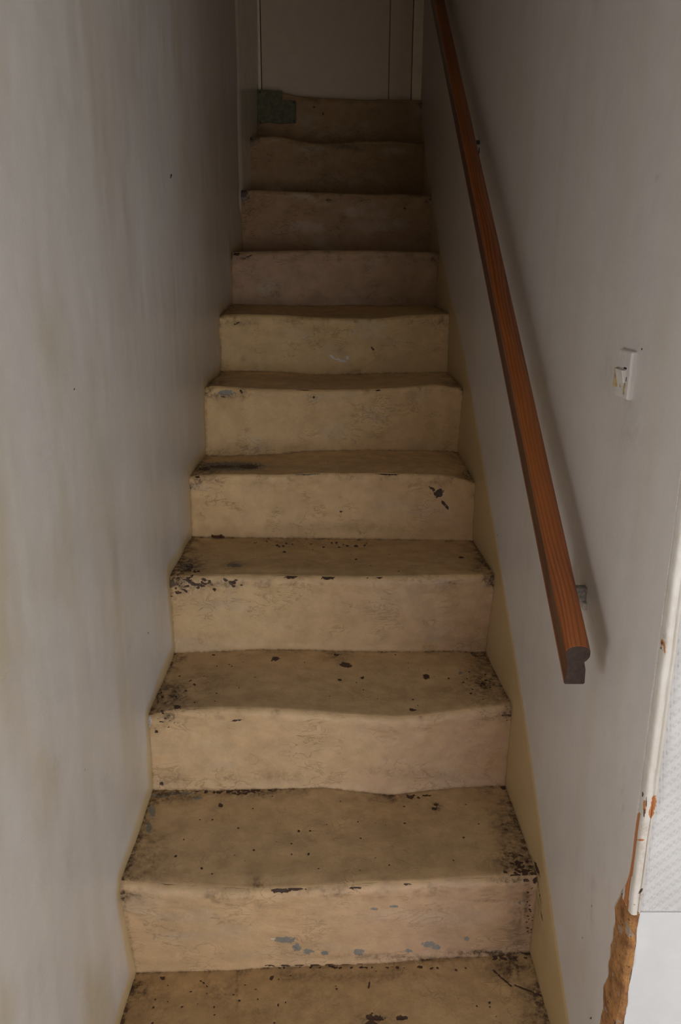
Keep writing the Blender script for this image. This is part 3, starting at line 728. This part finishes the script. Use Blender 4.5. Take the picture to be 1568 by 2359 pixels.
# grey tin patch nailed over the top riser
i0 = np.argmin(np.abs(SG - 0)); yt = NC[10][0].mean()
def tp(px, py):
    q = on_y(px, py, yt - .004); return q
outl = [(593,206),(650,209),(650,229),(682,232),(682,283),(640,285),(618,281),(594,286)]
F3 = np.array([tp(*p) for p in outl]); F3[:, 1] = yt - .006
V = np.concatenate([F3, F3 + np.array([0, .010, 0])]) + stair_off; nF = len(outl)
me = bpy.data.meshes.new('patch'); me.from_pydata([tuple(v) for v in V], [], [tuple(range(nF))[::-1], tuple(range(nF, 2 * nF))] + [(i, (i + 1) % nF, nF + (i + 1) % nF, nF + i) for i in range(nF)]); me.update()
M_patch = plain_mat('grey_blue_tin', (.125, .108, .058), .7, .25, 60, .3, .001)
pt = new_obj('patch', me, M_patch, steps[10]); pt['label'] = 'grey rectangular patch'
for px, py in [(598,212),(677,236),(677,279),(600,282)]:
    q = tp(px, py) + stair_off
    nb = []; nfc = []
    for ring, (rr, yy) in enumerate(((.0042, -.002), (.0034, -.0034), (.0012, -.0042))):
        nb += [(q[0] + rr * math.cos(a), q[1] + yy, q[2] + rr * math.sin(a)) for a in np.linspace(0, 2 * math.pi, 12, endpoint=False)]
    for ring in (0, 1): nfc += [(ring * 12 + i, ring * 12 + (i + 1) % 12, ring * 12 + 12 + (i + 1) % 12, ring * 12 + 12 + i) for i in range(12)]
    nfc.append(tuple(range(24, 36))); nfc.append(tuple(range(0, 12))[::-1])
    me = bpy.data.meshes.new('nail'); me.from_pydata(nb, [], nfc); me.update(); new_obj('nail', me, M_metal, steps[10])

# ------------------------------------------------------------------ handrail
def wood_mat():
    m, nt, b = nodes_mat('varnished_pine'); g = NT(nt); g.coords()
    # rail axis runs along (0, .819, .574): grain coordinates across (x), along (t) and up (w)
    s = g.n('ShaderNodeSeparateXYZ'); g.l(g.co, s.inputs[0])
    tt_ = g.math('ADD', g.math('MULTIPLY', s.outputs[1], .819), g.math('MULTIPLY', s.outputs[2], .574))
    ww = g.math('SUBTRACT', g.math('MULTIPLY', s.outputs[2], .819), g.math('MULTIPLY', s.outputs[1], .574))
    def vec(a, b_, c):
        v = g.n('ShaderNodeCombineXYZ')
        for i, (q, k) in enumerate(((s.outputs[0], a), (tt_, b_), (ww, c))): g.l(g.math('MULTIPLY', q, k), v.inputs[i])
        return v.outputs[0]
    flow = g.noise(1.0, 2, .5, vec(14, 2.2, 14))
    ph = g.math('ADD', g.math('MULTIPLY', s.outputs[0], 900), g.math('MULTIPLY', flow, 46))
    ph = g.math('ADD', ph, g.math('MULTIPLY', ww, 500))
    rings = g.mapr(g.math('SINE', ph), -.2, 1.0)
    fib = g.noise(1.0, 4, .6, vec(1300, 26, 1300))
    col = g.mix(g.math('MULTIPLY', rings, .75), (.24, .064, .010), (.105, .025, .005))
    col = g.mix(g.mapr(fib, .45, .75, 0, .6), col, (.07, .018, .005))
    col = g.mix(g.mapr(g.noise(1.0, 3, .5, vec(30, 3, 30)), .35, .7, 0, .45), col, (.32, .095, .013))
    groove_shade = g.math('MULTIPLY', g.mapr(s.outputs[0], -.010, -.013, 0, 1), g.mapr(ww, .006, .002, 0, 1))
    groove_shade = g.math('MULTIPLY', groove_shade, g.mapr(ww, -.026, -.021, 0, 1))
    col = g.mix(g.math('MULTIPLY', groove_shade, .8), col, (.035, .014, .007))  # shade on the rail's left side and groove, painted into the wood colour
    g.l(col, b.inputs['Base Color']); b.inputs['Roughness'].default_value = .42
    b.inputs['Coat Weight'].default_value = .12; b.inputs['Coat Roughness'].default_value = .35
    g.l(g.bump(fib, .2, .0006), b.inputs['Normal'])
    return m
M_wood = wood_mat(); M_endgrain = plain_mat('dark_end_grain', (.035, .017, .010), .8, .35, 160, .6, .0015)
hx = lambda y: float(xr(y))
A = np.array([0.3184, 0.921, ZO - 0.4824]); B_y = 3.45
B = np.array([0.310, B_y, ZO + 1.2896])
rail = empty('handrail', tuple(A), 'slim varnished orange-brown wooden handrail running up the right wall', 'handrail')
ax = (B - A) / np.linalg.norm(B - A); Ux = np.cross(ax, [0, 0, 1.0]); Ux /= np.linalg.norm(Ux); Wz = np.cross(Ux, ax)
# profile: u across (positive = right, towards the wall), w up
prof = []
for a in np.linspace(0, math.pi, 15): prof.append((.0158 * math.cos(a), .011 + .0065 * math.sin(a)))   # crown
prof += [(-.0160, .006), (-.0152, .0025), (-.0138, -.0002), (-.0131, -.0030), (-.0129, -.0070), (-.0131, -.0120), (-.0136, -.0170), (-.0144, -.0205), (-.0150, -.0225), (-.0152, -.026), (-.0138, -.0275),
         (.0110, -.0275), (.0125, -.026), (.0118, -.010), (.0100, -.004), (.0092, -.001), (.0125, .0015), (.0155, .005), (.0160, .008)]
prof = prof[::-1]
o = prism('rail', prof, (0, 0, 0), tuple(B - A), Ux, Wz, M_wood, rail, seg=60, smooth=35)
# plumb-cut lower end
me = o.data; co = np.zeros(len(me.vertices) * 3); me.vertices.foreach_get('co', co); co = co.reshape(-1, 3)
n0 = len(prof); w0 = co[:n0] @ Wz
co[:n0] += ax[None] * (w0 * math.tan(math.atan2(ax[2], ax[1])) * 1.0)[:, None]
me.vertices.foreach_set('co', co.ravel()); me.update()
endc = co[:n0] - ax * .0008
ins = endc.mean(0) + (endc - endc.mean(0)) * .985
me2 = mesh_np('rail_end', np.concatenate([ins, ins + ax * .001]), grid_quads(2, n0, True), [list(range(n0)), list(range(2 * n0 - 1, n0 - 1, -1))])
e = new_obj('cut_end', me2, M_endgrain, rail); e['label'] = 'dark sawn end'
# lower bracket: paint-smeared plug between rail and wall
def rel_box(name, c, sx, sy, sz, mat, bev):
    c = np.asarray(c) - A
    return box(name, c[0] - sx / 2, c[0] + sx / 2, c[1] - sy / 2, c[1] + sy / 2, c[2] - sz / 2, c[2] + sz / 2, mat, rail, bev)
yb1 = 1.070; zb1 = ZO - .449
b1 = rel_box('bracket', (.3475, yb1, zb1), .048, .016, .021, M_block, .002); b1['label'] = 'grey paint-smeared lower bracket'
rel_box('bracket_neck', (.320, yb1 + .002, zb1 + .022), .012, .012, .032, M_block, .002)
rel_box('wall_plug', (hx(1.0) - .0025, yb1 - .004, zb1 - .016), .008, .024, .012, plain_mat('pale_filler', (.5, .46, .42), .7, .2, 200, .6), .003)
q2 = on_wall(1102, 328, 'R', -.003)
b2 = rel_box('bracket', (q2[0] - .022, q2[1], q2[2]), .052, .010, .009, M_metal, .003); b2['label'] = 'dark iron upper bracket'
rel_box('bracket_neck', (q2[0] - .044, q2[1] + .001, q2[2] + .02), .009, .009, .040, M_metal, .002)
rel_box('bracket_plate', (q2[0] + .003, q2[1] - .004, q2[2] - .020), .005, .010, .016, M_metal, .002)

# ------------------------------------------------------------------ light switch
TH = .0075; XW = 0.3712
c = [on_wall(*p, 'R', -TH) for p in ((1422,800),(1450,812),(1416,908),(1446,930))]
y1_, y0_ = (c[0][1] + c[2][1]) / 2, (c[1][1] + c[3][1]) / 2
z1_, z0_ = (c[0][2] + c[1][2]) / 2, (c[2][2] + c[3][2]) / 2
yc_, zc_ = (y0_ + y1_) / 2, (z0_ + z1_) / 2
sw = empty('light_switch', (XW, yc_, zc_), 'old square light switch painted over in the wall white with yellowed rocker', 'light switch')
M_sw = plain_mat('switch_overpaint', (.60, .565, .53), .45, .06, 60, .3, .002); M_swy = plain_mat('yellowed_plastic', (.34, .24, .10), .4, .3, 120, .3)
hy, hz = (y1_ - y0_) / 2, (z1_ - z0_) / 2
box('plate', -TH, .004, -hy, hy, -hz, hz, M_sw, sw, .0030)
def swp(px, py, d=0.0): # a point of the switch face, in the switch's own frame
    q = on_wall(px, py, 'R', -TH - d); return q[1] - yc_, q[2] - zc_
yR1, zR1 = swp(1425, 848); yR0, zT = swp(1441, 852); _, zR0 = swp(1436, 893)
rock = [(-TH - .0055, zR1), (-TH - .0048, zR1 - .003), (-TH - .0012, zR0 + .003), (-TH - .0002, zR0), (-TH + .003, zR0), (-TH + .003, zR1)]
Vr = [(x, yR0, z) for x, z in rock] + [(x, yR1, z) for x, z in rock]; nR = len(rock)
me = bpy.data.meshes.new('rocker'); me.from_pydata(Vr, [], [tuple(range(nR)), tuple(range(2 * nR - 1, nR - 1, -1))] + [(i, i + nR, (i + 1) % nR + nR, (i + 1) % nR) for i in range(nR)]); me.update()
o = new_obj('rocker', me, M_sw, sw); bb = o.modifiers.new('bevel', 'BEVEL'); bb.width = .001; bb.segments = 2
box('rocker_rim', -TH - .0050, -TH + .002, yR1, yR1 + .0022, zR0 - .002, zR1 + .001, M_swy, sw, .0008)
box('rocker_rim', -TH - .0012, -TH + .002, yR0 - .0034, yR0 - .0004, zR0 - .008, zR0 + .006, M_swy, sw, .0005)
box('chipped_gap', -TH - .0005, -TH + .002, yR0 - .002, yR0 + .008, zR1 + .001, zR1 + .0035, M_metal, sw, .0006)
box('chipped_gap', -TH - .0005, -TH + .002, yR0 - .0055, yR0 - .0035, zR0 + .008, zR0 + .014, M_metal, sw, .0006)
box('chipped_gap', -TH - .0014, -TH + .002, (yR0 + yR1) / 2 - .001, (yR0 + yR1) / 2 + .0008, zR0 - .001, zR0 + .010, M_swy, sw, .0004)

# ------------------------------------------------------------------ dry scrap on the fourth tread
q = on_y(502, 1238, BC[4][0][240] - .012)
zq = BC[4][1][240]
nU, nV = 22, 12; U_, V_ = np.meshgrid(np.linspace(-1, 1, nU), np.linspace(-1, 1, nV), indexing='ij')
wdt = .0065 * (1 - .6 * np.abs(U_) ** 2.5)
S_ = np.stack([U_ * .017, V_ * wdt, .0035 + .004 * V_ ** 2 + .0018 * np.sin(U_ * 4) + .0012 * np.sin(U_ * 9 + V_ * 4)], -1)
o, _ = slab('dry_leaf', S_, (0, 0, -.0009), plain_mat('dry_brown_leaf', (.15, .06, .03), .7, .4, 200, .6), flip=False)
o.location = (q[0], q[1], zq + .0005); o.rotation_euler = (0, 0, math.radians(-6))
o['label'] = 'small curled dry brown leaf scrap lying at the back left of a tread'; o['category'] = 'leaf'
